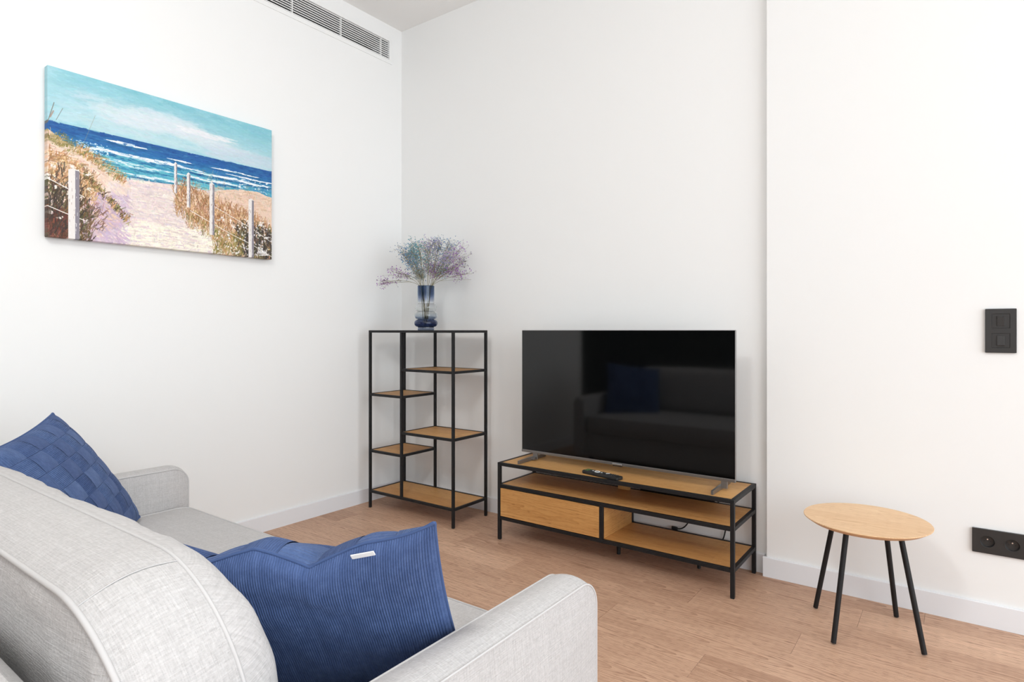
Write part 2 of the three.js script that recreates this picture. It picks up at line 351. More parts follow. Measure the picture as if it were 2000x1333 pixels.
  grass(190, () => 0.12 + R() * 0.17, (u) => 0.6 + (u - 0.12) * 1.5 + 0.04 * (R() - 0.5), 20, 70, [...gold, ...olive, ...dk], 0.5, 6);
  grass(110, () => R() * 0.09, (u) => 0.42 + u * 0.5 + 0.03 * R(), 30, 120, [...olive, [196, 168, 120]], 0.1, 4);
  for (let i = 0; i < 22; i++) { const du = R() * 0.15, dv = 0.55 + 0.35 * R(); for (let q = 0; q < 5; q++) dab(du + (R() - 0.5) * 0.016, dv + (R() - 0.5) * 0.018, 4 + 9 * R(), 3 + 6 * R(), R() * 3, jit([240, 234, 228], 18), 0.85); };
  grass(60, () => 0.13 + R() * 0.07, () => 0.8 + 0.16 * R(), 30, 90, [[110, 84, 62], [140, 100, 90], [90, 70, 60]], 0.6, 5);
  // right dune with grass
  poly([[0.49, 0.64], [0.56, 0.62], [0.62, 0.6], [0.7, 0.545], [0.82, 0.505], [0.92, 0.5], [1, 0.53], [1, 1], [0.74, 1], [0.7, 0.92], [0.6, 0.78], [0.5, 0.69]], [230, 202, 182]);
  for (let i = 0; i < 420; i++) stroke(0.66 + 0.34 * R(), 0.52 + 0.12 * R(), 20 + 50 * R(), 0.2 * (R() - 0.5), 6 + 10 * R(), jit(R() < 0.6 ? [232, 206, 188] : [216, 180, 152], 20), 0.5);
  grass(1500, () => 0.5 + R() * 0.5, (u) => 0.68 + (u - 0.5) * 0.42 + (R() - 0.5) * 0.22 - 0.02, 40, 130, [...gold, [150, 96, 56], [126, 84, 52]], 0.0, 5);
  grass(420, () => 0.56 + R() * 0.44, (u) => 0.72 + (u - 0.5) * 0.55 + 0.1 * R(), 30, 90, [...olive, ...gold], 0, 6);
  grass(520, () => 0.8 + R() * 0.2, () => 0.78 + 0.25 * R(), 40, 110, [[64, 52, 46], [46, 40, 40], [92, 72, 50], [104, 104, 64]], 0, 7);
  grass(260, () => 0.68 + R() * 0.16, () => 0.86 + 0.16 * R(), 26, 70, [...olive, [176, 130, 80]], 0, 6);
  grass(70, () => 0.6 + R() * 0.4, () => 0.5 + 0.1 * R(), 60, 170, [[200, 190, 170], [220, 210, 190], [180, 150, 110]], 0, 2.5);
  for (let i = 0; i < 30; i++) dab(0.8 + 0.18 * R(), 0.42 + 0.08 * R(), 6 + 12 * R(), 4 + 8 * R(), R() * 3, [240, 244, 246], 0.85);
  for (let i = 0; i < 110; i++) dab(0.7 + 0.3 * R(), 0.72 + 0.27 * R(), 5 + 11 * R(), 4 + 8 * R(), R() * 3, jit([240, 236, 234], 16), 0.9);
  // loose oil touches over the whole scene, in the colours already there
  {
    const im = c.getImageData(0, 0, CW, CH).data;
    for (let i = 0; i < 9000; i++) {
      const x = Math.floor(R() * CW), y = Math.floor(R() * CH), k = (y * CW + x) * 4, v = y / CH, sky = v < 0.32, sea = v < 0.56 && !sky;
      const col = jit([im[k], im[k + 1], im[k + 2]], sky ? 14 : 34);
      stroke(x / CW, v, 8 + (sky || sea ? 40 : 22) * R(), sky ? (R() - 0.5) * 0.8 : sea ? (R() - 0.5) * 0.2 : R() * 6.28, 4 + 9 * R(), col, 0.6);
    }
  }
  for (let i = 0; i < 260; i++) { const u = 0.2 + 0.45 * R(), v = 0.44 + 0.12 * R(); stroke(u, v, 20 + 60 * R(), 0.04, 3 + 6 * R(), jit([110, 196, 206], 26), 0.5); }
  for (let i = 0; i < 170; i++) { const u = R() * 0.12, v = 0.6 + 0.38 * R(); stroke(u, v, 20 + 60 * R(), -Math.PI / 2 + 0.3 + (R() - 0.5), 4 + 6 * R(), jit([52, 42, 36], 24), 0.6); }
  for (let i = 0; i < 200; i++) { const u = 0.84 + 0.16 * R(), v = 0.8 + 0.2 * R(); stroke(u, v, 16 + 50 * R(), -Math.PI / 2 + (R() - 0.5), 4 + 6 * R(), jit([50, 44, 46], 22), 0.6); }
  for (let i = 0; i < 60; i++) dab(0.84 + 0.16 * R(), 0.76 + 0.22 * R(), 4 + 9 * R(), 3 + 7 * R(), R() * 3, jit([238, 234, 234], 16), 0.85);
  stroke(0.0, 0.34, 190, -Math.PI / 2 + 0.25, 6, [120, 110, 100], 0.8); stroke(0.03, 0.31, 120, -Math.PI / 2 + 0.4, 4, [110, 104, 100], 0.7); stroke(0.01, 0.3, 60, -1.2, 10, [170, 130, 110], 0.7);
  stroke(0.13, 0.4, 260, -Math.PI / 2 + 0.32, 3, [150, 140, 120], 0.6);
  // wires and posts
  const wire = (pts, w) => { c.strokeStyle = 'rgba(240,234,228,0.95)'; c.lineWidth = w; c.beginPath(); c.moveTo(X(pts[0][0]), Y(pts[0][1])); for (let i = 1; i < pts.length; i++) c.lineTo(X(pts[i][0]), Y(pts[i][1])); c.stroke(); };
  wire([[0, 0.66], [0.05, 0.69], [0.13, 0.74]], 7); wire([[0, 0.82], [0.06, 0.85], [0.13, 0.88]], 7);
  wire([[0.68, 0.66], [0.78, 0.72], [0.88, 0.78], [1, 0.87]], 5); wire([[0.57, 0.72], [0.68, 0.79], [0.78, 0.85], [0.88, 0.9], [1, 0.98]], 6);
  const post = (u, v0, v1, w) => {
    poly([[u - w / 2, v0 + 0.012], [u, v0], [u + w / 2, v0 + 0.012], [u + w / 2, v1], [u - w / 2, v1]], [232, 226, 222]);
    poly([[u + w * 0.12, v0 + 0.012], [u + w / 2, v0 + 0.014], [u + w / 2, v1], [u + w * 0.12, v1]], [136, 130, 140]);
    for (let i = 0; i < 40; i++) stroke(u + (R() - 0.6) * w * 0.8, v0 + 0.02 + (v1 - v0 - 0.03) * R(), 30 * R(), Math.PI / 2, 2 + 3 * R(), jit(R() < 0.6 ? [246, 244, 244] : [150, 120, 110], 20), 0.7);
  };
  post(0.092, 0.575, 1.0, 0.04); post(0.501, 0.405, 0.617, 0.0135); post(0.561, 0.458, 0.7, 0.017); post(0.674, 0.496, 0.869, 0.025); post(0.881, 0.558, 1.0, 0.03);
  // scribbled signature
  c.strokeStyle = 'rgba(244,240,240,0.95)'; c.lineWidth = 6; c.beginPath(); c.moveTo(X(0.915), Y(0.955));
  for (let i = 0; i < 16; i++) c.lineTo(X(0.918 + i * 0.0034), Y(0.955 + (i % 2 ? -0.018 : 0.014) * (0.5 + 0.5 * R())));
  c.stroke(); c.beginPath(); c.moveTo(X(0.925), Y(0.978)); c.lineTo(X(0.968), Y(0.972)); c.stroke();

  const tex = new THREE.CanvasTexture(cv); tex.colorSpace = THREE.SRGBColorSpace; tex.magFilter = THREE.LinearFilter;
  const mat = std({ map: tex, roughness: 0.65 });
  const w = 1.003, h = 0.698, g = new RoundedBoxGeometry(0.034, h, w, 1, 0.003), p = g.attributes.position, uv = g.attributes.uv;
  for (let i = 0; i < p.count; i++) uv.setXY(i, clamp(0.5 - p.getZ(i) / w, 0.002, 0.998), clamp(0.5 + p.getY(i) / h, 0.002, 0.998));
  const o = thing('beach_painting', 'unframed canvas painting of sandy path between dunes to blue sea', 'painting', [ROOM.x0 + 0.001, 1.468, 1.4885]);
  const m = part('canvas', g, mat, o); m.position.set(0.0235, h / 2, 0);
  part('stretcher', box(0, 0.0075, 0.03, h - 0.03, -w / 2 + 0.03, w / 2 - 0.03), M.whitePaint, o);
}

// ------------------------------------------------------------------ wall switch and sockets
function holePlate(w, h, t, r, holes) {
  const s = new THREE.Shape(); s.moveTo(-w / 2 + r, -h / 2); s.lineTo(w / 2 - r, -h / 2); s.quadraticCurveTo(w / 2, -h / 2, w / 2, -h / 2 + r); s.lineTo(w / 2, h / 2 - r); s.quadraticCurveTo(w / 2, h / 2, w / 2 - r, h / 2); s.lineTo(-w / 2 + r, h / 2); s.quadraticCurveTo(-w / 2, h / 2, -w / 2, h / 2 - r); s.lineTo(-w / 2, -h / 2 + r); s.quadraticCurveTo(-w / 2, -h / 2, -w / 2 + r, -h / 2);
  s.holes.push(...holes);
  return new THREE.ExtrudeGeometry(s, { depth: t - 0.0016, bevelEnabled: true, bevelSize: 0.0008, bevelThickness: 0.0008, bevelSegments: 1, curveSegments: 20 });
}
const rectHole = (x, y, w, h) => new THREE.Path([[x - w / 2, y - h / 2], [x - w / 2, y + h / 2], [x + w / 2, y + h / 2], [x + w / 2, y - h / 2]].map((p) => new THREE.Vector2(...p)));
{
  const o = thing('light_switch', 'black double light switch plate on white wall above sockets', 'light switch', [3.1374, 1.084, 0.034]);
  const pl = part('plate', holePlate(0.0876, 0.1585, 0.010, 0.002, [rectHole(0, 0.0355, 0.053, 0.053), rectHole(0, -0.0355, 0.053, 0.053)]), M.blackPlastic, o); pl.position.z = 0.0008;
  for (const y of [0.0355, -0.0355]) {
    part('insert', box(-0.0258, 0.0258, y - 0.0258, y + 0.0258, 0.0005, 0.0085, 0.0008), M.blackPlastic, o);
    const r = part('rocker', new RoundedBoxGeometry(0.0225, 0.036, 0.006, 2, 0.0012), M.blackPlastic, o); r.position.set(0, y, 0.0095); r.rotation.x = y > 0 ? 0.09 : -0.09;
  }
}
function socketPlate(label, cx, y, z, n, group) {
  const w = 0.088 + (n - 1) * 0.0705, o = thing('socket_plate', label, 'wall socket', [cx, y, z], group);
  const xs = [...Array(n).keys()].map((i) => (i - (n - 1) / 2) * 0.0705);
  const circ = (x) => { const p = new THREE.Path(); p.absarc(x, 0, 0.0205, 0, Math.PI * 2, true); return p; };
  part('plate', holePlate(w, 0.0865, 0.011, 0.002, xs.map(circ)), M.blackPlastic, o).position.z = 0.0008;
  for (const x of xs) {
    const prof = [[0, 0.0012], [0.018, 0.0012], [0.0195, 0.002], [0.0198, 0.0112], [0.0225, 0.0122], [0.0225, 0.0105]].map((p) => new THREE.Vector2(...p));
    const l = new THREE.LatheGeometry(prof, 28); l.rotateX(Math.PI / 2);
    const cup = part('socket', l, M.blackPlastic, o); cup.position.x = x;
    const pin = new THREE.CylinderGeometry(0.0024, 0.0024, 0.014, 10); pin.rotateX(Math.PI / 2); pin.translate(0, 0.010, 0.008);
    part('earth_pin', pin, M.steel, cup, 'shiny metal earth pin');
    for (const s of [-1, 1]) { const hole = new THREE.CylinderGeometry(0.0027, 0.0027, 0.0006, 10); hole.rotateX(Math.PI / 2); hole.translate(s * 0.0095, 0, 0.0016); part('contact_hole', hole, M.softBlack, cup); }
  }
}
socketPlate('black double wall socket plate above baseboard beside round side table', 3.0555 + 0.0793, 0.312, 0.034, 2);
socketPlate('long black multiple socket plate on wall behind television stand', 1.907, 0.312, 0, 5);

// ------------------------------------------------------------------ open shelving unit
{
  const x0 = 0.0975, x1 = 0.791, xm = 0.372, z0 = 0.079, z1 = 0.378, H = 1.0865, t = 0.0145;
  const o = thing('open_shelving_unit', 'tall black metal open shelving unit with staggered oak shelves', 'shelf unit', [x0, 0, z0]);
  const W = x1 - x0, D = z1 - z0, XM = xm - x0, hb = 0.108;
  const bar = (n, a, b, c, d, e, f) => part(n, box(a, b, c, d, e, f, 0.0012), M.blackMetal, o);
  for (const x of [0, W - t]) for (const z of [0, D - t]) { bar('leg', x, x + t, 0.004, H, z, z + t); part('foot', box(x - 0.0005 + 0.001, x + t - 0.0005, 0, 0.004, z + 0.0005, z + t - 0.0005), M.softBlack, o); }
  for (const z of [0, D - t]) bar('divider_post', XM, XM + t, hb, H - t, z, z + t);
  const level = (xa, xb, y, panel) => {
    for (const z of [0, D - t]) bar('rail', xa + t, xb - t, y - t, y, z, z + t);
    for (const x of [xa, xb - t]) bar('side_rail', x, x + t, y - t, y, t, D - t);
    if (panel) part('shelf', grainUV(box(xa + t, xb - t, y - t, y - 0.002, t, D - t, 0.001), 0, ...OAK, y * 3.1, y * 1.7), M.oak, o, 'oak shelf board');
    else part('top_panel', box(xa + t, xb - t, y - t, y - 0.0005, t, D - t, 0.0005), M.blackMetal, o);
  };
  level(0, W, H, false); level(0, W, hb, true);
  for (const y of [0.70, 0.355]) level(0, XM + t, y, true);
  for (const y of [0.86, 0.49]) level(XM, W, y, true);
}

// ------------------------------------------------------------------ television stand
{
  const x0 = 1.0825, x1 = 2.2855, z0 = 0.0255, z1 = 0.3615, t = 0.0165, H = 0.4;
  const o = thing('television_stand', 'low oak and black metal television stand with one drawer', 'tv stand', [x0, 0, z0]);
  const W = x1 - x0, D = z1 - z0, C = W / 2, ym = 0.288, yb = 0.121;
  const bar = (n, a, b, c, d, e, f) => part(n, box(a, b, c, d, e, f, 0.0014), M.blackMetal, o);
  for (const x of [0, W - t]) for (const z of [0, D - t]) { bar('leg', x, x + t, 0.004, H, z, z + t); part('foot', box(x + 0.001, x + t - 0.001, 0, 0.004, z + 0.001, z + t - 0.001), M.softBlack, o); }
  for (const y of [H, ym, yb]) {
    for (const z of [0, D - t]) bar('rail', t, W - t, y - t, y, z, z + t);
    for (const x of [0, W - t]) bar('side_rail', x, x + t, y - t, y, t, D - t);
    part(y === H ? 'top_board' : 'shelf', grainUV(box(t, W - t, y - t + 0.001, y - 0.0012, t, D - t, 0.001), 0, ...OAK, y * 1.3, y * 2.1), M.oak, o, 'oak board');
  }
  for (const z of [0, D - t]) bar('centre_post', C - t / 2, C + t / 2, yb, ym - t, z, z + t);
  const d = part('drawer', grainUV(box(t + 0.002, C - t / 2 - 0.002, yb + 0.003, ym - t - 0.003, D - t, D - 0.001, 0.001), 0, ...OAK, 0.37, 0.41), M.oak, o, 'oak drawer front');
  part('drawer_box', mergeGeometries([box(t + 0.006, t + 0.016, yb + 0.004, ym - t - 0.02, 0.03, D - t - 0.001), box(t + 0.016, C - 0.03, yb + 0.004, yb + 0.012, 0.03, D - t - 0.001), box(C - 0.03, C - 0.02, yb + 0.004, ym - t - 0.02, 0.03, D - t - 0.001)].map((g) => grainUV(g, 0, ...OAK))), M.oak, d);
  part('partition', grainUV(box(C - 0.007, C + 0.007, yb - 0.001, ym - t + 0.001, t + 0.004, D - t - 0.0005, 0.001), 2, ...OAK, 0.2, 0.6), M.oak, o, 'oak partition beside the drawer');
  part('support_block', grainUV(box(C - 0.055, C + 0.005, ym - 0.0012, H - t + 0.001, 0.03, 0.05, 0.001), 1, ...OAK, 0.1, 0.2), M.oak, o, 'short oak support under the top');
  for (const [x, z] of [[1.685 - x0, 0.18 - z0]]) { const f = new THREE.CylinderGeometry(0.012, 0.009, yb - t, 12); f.translate(x, (yb - t) / 2, z); part('centre_foot', f, M.softBlack, o); }
  { const f = new THREE.CylinderGeometry(0.011, 0.008, yb - t, 12); f.translate(2.06 - x0, (yb - t) / 2, 0.125 - z0); part('centre_foot', f, M.softBlack, o); }
}

// ------------------------------------------------------------------ television
{
  const a = new THREE.Vector2(1.128, 0.206), b = new THREE.Vector2(2.251, 0.2215), Wt = a.distanceTo(b), Ht = 0.650;
  const ang = Math.atan2(-(b.y - a.y), b.x - a.x) * 1.0;
  const o = thing('television', 'large flat black television on metal feet atop oak stand', 'television', [(a.x + b.x) / 2, 0.4, (a.y + b.y) / 2]);
  o.rotation.y = ang;
  const yb = 0.037, y0 = yb + 0.014, y1 = yb + Ht;
  M.screen = std({ color: lin(0.0022, 0.0024, 0.0026), roughness: 0.06, specularIntensity: 1, ior: 1.5 });
  part('housing', box(-Wt / 2, Wt / 2, yb, y1, -0.012, -0.0005, 0.002), M.greyMetal, o, 'slim silver edge and back of the television');
  const back = new RoundedBoxGeometry(Wt * 0.62, Ht * 0.5, 0.035, 2, 0.012); back.translate(0, yb + Ht * 0.34, -0.028);
  part('rear_box', back, M.blackPlastic, o);
  part('screen', box(-Wt / 2 + 0.0025, Wt / 2 - 0.0025, y0, y1 - 0.0025, -0.002, 0.001), M.screen, o, 'dark glossy switched-off screen');
  part('lower_bezel', box(-Wt / 2, Wt / 2, yb, y0, -0.012, 0.0035, 0.002), M.greyMetal, o, 'brushed silver bar under the screen');
  const lg = part('logo_badge', new RoundedBoxGeometry(0.05, 0.007, 0.003, 2, 0.0014), M.steel, o); lg.position.set(0.005, yb + 0.0055, 0.0045);
  part('sensor', box(-0.02, 0.03, yb - 0.005, yb + 0.001, -0.006, 0.002, 0.002), M.softBlack, o);
  for (const [wx, wz, l0, l1] of [[1.198, 0.225, 0.085, 0.335], [2.187, 0.222, 0.088, 0.33]]) {
    const p = new THREE.Vector3(wx - o.position.x, 0, wz - o.position.z).applyAxisAngle(new THREE.Vector3(0, 1, 0), -ang);
    const zc = p.z;
    const s = new THREE.Shape([[-(wz - l0), 0], [l1 - wz, 0], [l1 - wz, 0.016], [0.02, 0.018], [-0.02, 0.018], [-(wz - l0), 0.016]].map((q) => new THREE.Vector2(...q)));
    const g = new THREE.ExtrudeGeometry(s, { depth: 0.009, bevelEnabled: true, bevelSize: 0.0005, bevelThickness: 0.0005, bevelSegments: 1 }); g.rotateY(-Math.PI / 2); g.translate(0.004, 0.0005, 0);
    const m = part('foot', g, M.greyMetal, o, 'grey metal blade foot'); m.position.set(p.x, 0, zc); m.rotation.y = -ang;
    const sgn = wx < 1.5 ? 1 : 1;
    part('foot_post', box(p.x + 0.002 * sgn, p.x + 0.03 * sgn, 0.006, yb + 0.004, -0.009, 0.001, 0.002), M.greyMetal, m.parent);
    const br = box(-0.004, 0.026, 0.006, 0.017, -0.012, 0.0); br.translate(0, 0, 0); part('foot_bracket', br, M.greyMetal, m);
  }
}

// ------------------------------------------------------------------ remote control
{
  const o = thing('remote_control', 'black remote control lying on oak stand before television', 'remote control', [1.664, 0.3988, 0.312]);
  o.rotation.y = -0.205;
  const L = 0.212, w = 0.046;
  const body = new RoundedBoxGeometry(L, 0.017, w, 3, 0.006); body.translate(0, 0.0085, 0);
  part('body', body, M.softBlack, o);
  M.key = std({ color: lin(0.04, 0.04, 0.042), roughness: 0.5 }); M.keyWhite = std({ color: lin(0.75, 0.76, 0.76), roughness: 0.5 }); M.keyGreen = std({ color: lin(0.12, 0.2, 0.06), roughness: 0.5 });
  const key = (x, z, mat, lx = 0.008, lz = 0.006) => { const k = part('button', new RoundedBoxGeometry(lx, 0.003, lz, 1, 0.001), mat, o); k.position.set(x, 0.0175, z); };
  for (let i = 0; i < 3; i++) for (let j = 0; j < 3; j++) key(-0.09 + i * 0.0115, (j - 1) * 0.012, i < 2 ? M.keyGreen : M.key);
  for (let j = 0; j < 3; j++) key(-0.054, (j - 1) * 0.012, j === 1 ? M.keyWhite : M.key);
  const ring = new THREE.TorusGeometry(0.0115, 0.0026, 8, 28); ring.rotateX(Math.PI / 2); ring.translate(-0.028, 0.0175, 0);
  part('navigation_ring', ring, M.keyWhite, o, 'white navigation ring');
  const ok = new THREE.CylinderGeometry(0.006, 0.006, 0.003, 18); ok.translate(-0.028, 0.0175, 0); part('button', ok, M.key, o);
  for (let i = 0; i < 2; i++) for (let j = 0; j < 3; j++) key(-0.002 + i * 0.012, (j - 1) * 0.012, i === 0 && j === 1 ? M.keyWhite : M.key);
  for (let i = 0; i < 2; i++) key(0.026 + i * 0.006, -0.004 - i * 0.008, M.keyWhite, 0.006, 0.01);
  for (let i = 0; i < 4; i++) for (let j = 0; j < 3; j++) key(0.042 + i * 0.0135, (j - 1) * 0.012, M.key);
}

// ------------------------------------------------------------------ cables behind the stand
{
  const mk = (label, pts, r = 0.0032) => { const o = thing('power_cable', label, 'cable', [0, 0, 0]); part('cord', tube(pts, r, 48, 8), M.softBlack, o); return o; };
  const a = mk('black cable with plug sagging behind the lower stand shelf', [[1.98, 0.312, 0.0168], [1.985, 0.24, 0.0165], [1.972, 0.17, 0.0165], [1.952, 0.14, 0.0165], [1.932, 0.127, 0.0165], [1.918, 0.124, 0.0165]]);
  part('plug', box(1.888, 1.918, 0.115, 0.133, 0.0132, 0.0222, 0.003), M.softBlack, a); part('plug', box(1.966, 1.996, 0.297, 0.327, 0.0126, 0.0232, 0.004), M.softBlack, a);
  mk('thin black cable hanging straight down wall behind the stand', [[2.05, 0.312, 0.0168], [2.11, 0.29, 0.0165], [2.147, 0.2, 0.0165], [2.142, 0.14, 0.0165], [2.128, 0.1, 0.0165], [2.1, 0.03, 0.017], [2.06, 0.004, 0.022]]);
}

// ------------------------------------------------------------------ vase with dried flowers
const VASE = new THREE.Vector3(0.440, 1.0865, 0.23);
{
  const o = thing('glass_vase', 'blue and clear glass vase with bulging rings on shelving top', 'vase', VASE.toArray());
  const outer = [[0, 0], [0.047, 0], [0.049, 0.002], [0.0488, 0.019]];
  const ring = (y0, y1, rMax, rIn, n = 10) => { for (let i = 0; i <= n; i++) { const a = -Math.PI / 2 + Math.PI * i / n; outer.push([rIn + (rMax - rIn) * Math.max(0, Math.cos(a)), (y0 + y1) / 2 + (y1 - y0) / 2 * Math.sin(a)]); } };
  ring(0.0205, 0.065, 0.0700, 0.0475, 14); ring(0.067, 0.111, 0.0690, 0.0490, 14); ring(0.113, 0.158, 0.0660, 0.0490, 14);
  outer.push([0.0505, 0.160], [0.0502, 0.2], [0.0502, 0.264], [0.0495, 0.2665]);
  const inner = outer.slice(4, -1).map(([r, y]) => [Math.max(0, r - 0.0035), y]).reverse();
  inner.push([0.045, 0.0175], [0, 0.0145]);
  const prof = [...outer, ...inner].map((p) => new THREE.Vector2(...p));
  const g = new THREE.LatheGeometry(prof, 64), p = g.attributes.position, uv = g.attributes.uv;
  for (let i = 0; i < p.count; i++) uv.setXY(i, 0.5, p.getY(i) / 0.2665);
  const stops = [[0, [120, 130, 150]], [0.06, [120, 130, 150]], [0.1, [118, 130, 160]], [0.17, [106, 120, 156]], [0.25, [150, 164, 190]], [0.32, [222, 228, 234]], [0.40, [246, 248, 248]], [0.62, [248, 249, 250]], [0.72, [196, 204, 222]], [0.82, [120, 146, 180]], [1, [98, 128, 166]]];
  const tint = dataTex(4, 256, (x, y) => { const v = y / 255; let i = 0; while (i < stops.length - 2 && v > stops[i + 1][0]) i++; const t = clamp((v - stops[i][0]) / (stops[i + 1][0] - stops[i][0])); return stops[i][1].map((q, k) => q + (stops[i + 1][1][k] - q) * t); });
  tint.wrapT = tint.wrapS = THREE.ClampToEdgeWrapping;
  M.vase = std({ map: tint, roughness: 0.02, transmission: 1, thickness: 0.004, ior: 1.45 });
  part('glass', g, M.vase, o, 'glass dyed blue at top and foot, clear between');
}
{
  const R = rng(2024), right = new THREE.Vector3(Math.cos(YAW), 0, -Math.sin(YAW)), fwd = new THREE.Vector3(-Math.sin(YAW), 0, -Math.cos(YAW));
  const dist = new THREE.Vector3().subVectors(VASE, EYE).dot(fwd);
  const px0 = 832, mPer = dist / FOCAL;
  const at = (zx, zy, depth) => VASE.clone().addScaledVector(right, (720 + zx / 9.09 - px0) * mPer).addScaledVector(fwd, depth).setY(EYE.y + (646 - (455 + zy / 9.09)) * mPer);
  const C = { teal: [0.14, 0.38, 0.44], blue: [0.14, 0.30, 0.52], slate: [0.22, 0.29, 0.44], purple: [0.38, 0.15, 0.48], lilac: [0.46, 0.36, 0.62], plum: [0.13, 0.07, 0.18], grey: [0.34, 0.44, 0.46] };
  M.stem = std({ color: lin(0.26, 0.23, 0.13), roughness: 0.8 });
  for (const k in C) M['bloom_' + k] = std({ color: lin(...C[k]), roughness: 0.85 });
  // tip x, tip y (in the zoomed picture), spread, depth, colour, accents, florets
  const S = [
    [780, 240, 120, 0.02, 'teal', 'blue', 150], [920, 310, 130, -0.03, 'teal', 'grey', 170], [650, 360, 110, 0.05, 'blue', 'slate', 130], [800, 460, 120, -0.05, 'blue', 'teal', 130],
    [1260, 210, 130, 0.0, 'slate', 'blue', 160], [1420, 170, 110, 0.05, 'slate', 'grey', 110], [1110, 190, 100, -0.04, 'lilac', 'slate', 100], [1620, 330, 120, 0.03, 'purple', 'lilac', 100],
    [1430, 450, 110, -0.05, 'lilac', 'slate', 140], [1560, 640, 110, 0.0, 'purple', 'plum', 120], [1120, 560, 90, 0.06, 'purple', 'lilac', 120], [1200, 690, 70, 0.07, 'purple', 'lilac', 90],
    [930, 640, 130, 0.03, 'grey', 'slate', 170], [850, 690, 80, 0.06, 'grey', 'plum', 70], [1350, 640, 90, 0.04, 'teal', 'grey', 110], [470, 700, 80, 0.0, 'purple', 'plum', 60], [215, 915, 65, 0.0, 'purple', 'plum', 60],
    [1760, 730, 80, 0.0, 'purple', 'plum', 36], [1720, 470, 80, 0.06, 'plum', 'slate', 34], [560, 300, 80, 0.02, 'slate', 'plum', 34], [640, 730, 60, 0.08, 'slate', 'plum', 24], [1060, 330, 120, 0.0, 'grey', 'lilac', 130],
  ];
  const habit = ['tall upright', 'full rounded', 'outward leaning', 'short', 'tallest', 'tall slanting', 'slender upright', 'wide arching', 'leaning', 'low spreading', 'short upright', 'small', 'bushy', 'small bushy', 'short slanting', 'low arching', 'long drooping', 'sparse drooping', 'sparse slanting', 'sparse outward', 'tiny', 'open rounded'];
  const names = { teal: 'teal', blue: 'bright blue', slate: 'slate blue', purple: 'purple', lilac: 'lilac', plum: 'dark plum', grey: 'grey green' };
  const bloomGeo = new THREE.IcosahedronGeometry(1, 0);
  bloomGeo.deleteAttribute('uv');
  S.forEach(([zx, zy, sp0, dep, col, acc, n0], si) => {
    const sp = sp0 * 1.22, n = Math.round(n0 * 1.5);
    const o = thing('dried_flower_sprig', `${habit[si]} dried flower sprig with ${names[col]} and ${names[acc]} buds in vase`, 'flower', VASE.toArray(), 'dried flower sprigs in the vase');
    const V = (p) => p.clone().sub(VASE);
    const tip = at(zx, zy, dep), ang = R() * 6.28;
    const foot = VASE.clone().add(new THREE.Vector3(Math.cos(ang) * 0.02 * R(), 0.035 + 0.03 * R(), Math.sin(ang) * 0.02 * R()));
    const dir = tip.clone().sub(VASE); const hor = new THREE.Vector3(dir.x, 0, dir.z); const hl = Math.min(0.034, hor.length() * 0.28 + 0.006); hor.setLength(hl);
    const lip = VASE.clone().add(hor).setY(VASE.y + 0.262);
    const mid = lip.clone().lerp(tip, 0.5).add(new THREE.Vector3(0, zy > 850 ? 0.03 : 0.018, 0));
    const curve = new THREE.CatmullRomCurve3([foot, foot.clone().lerp(lip, 0.55), lip, mid, tip].map(V));
    const tubes = [new THREE.TubeGeometry(curve, 26, 0.0011, 5)], blooms = [[], []];
    const spread = sp / 9.09 * mPer, nb = Math.max(4, Math.round(n / 11));
    let made = 0;
    for (let b = 0; b < nb; b++) {
      const t0 = 0.6 + 0.38 * R(), from = curve.getPoint(t0);
      const to = V(tip).add(new THREE.Vector3((R() + R() - 1) * spread * 1.5, (R() + R() - 1) * spread * 1.35, (R() + R() - 1) * spread * 1.5));
      const bend = from.clone().lerp(to, 0.5).add(new THREE.Vector3((R() - 0.5) * 0.012, 0.006 * R(), (R() - 0.5) * 0.012));
      const bc = new THREE.CatmullRomCurve3([from, bend, to]);
      tubes.push(new THREE.TubeGeometry(bc, 5, 0.0006, 4));
      const k = Math.ceil((n - made) / (nb - b)); made += k;
      for (let q = 0; q < k; q++) {
        const f2 = bc.getPoint(0.35 + 0.65 * R()), rr = 0.012 + 0.032 * R(), th = R() * 6.28, ph = Math.acos(2 * R() - 1);
        const e = f2.clone().add(new THREE.Vector3(Math.sin(ph) * Math.cos(th), Math.cos(ph) * 0.9 + 0.15, Math.sin(ph) * Math.sin(th)).multiplyScalar(rr));
        if (q % 2 === 0) tubes.push(new THREE.TubeGeometry(new THREE.LineCurve3(f2, e), 1, 0.0004, 3));
        const s = 0.0016 + 0.0021 * R();
        const g = bloomGeo.clone(); g.scale(s, s * (0.8 + 0.4 * R()), s); g.rotateX(R() * 3); g.rotateY(R() * 3); g.translate(e.x, e.y, e.z);
        blooms[R() < 0.72 ? 0 : 1].push(g);
      }
    }
    part('stem', mergeGeometries(tubes), M.stem, o, 'thin dry branching stem');
    [col, acc].forEach((cc, i) => { if (blooms[i].length) { const m = part('buds', mergeGeometries(blooms[i]), M['bloom_' + cc], o); m.userData.kind = 'stuff'; } });
  });
}

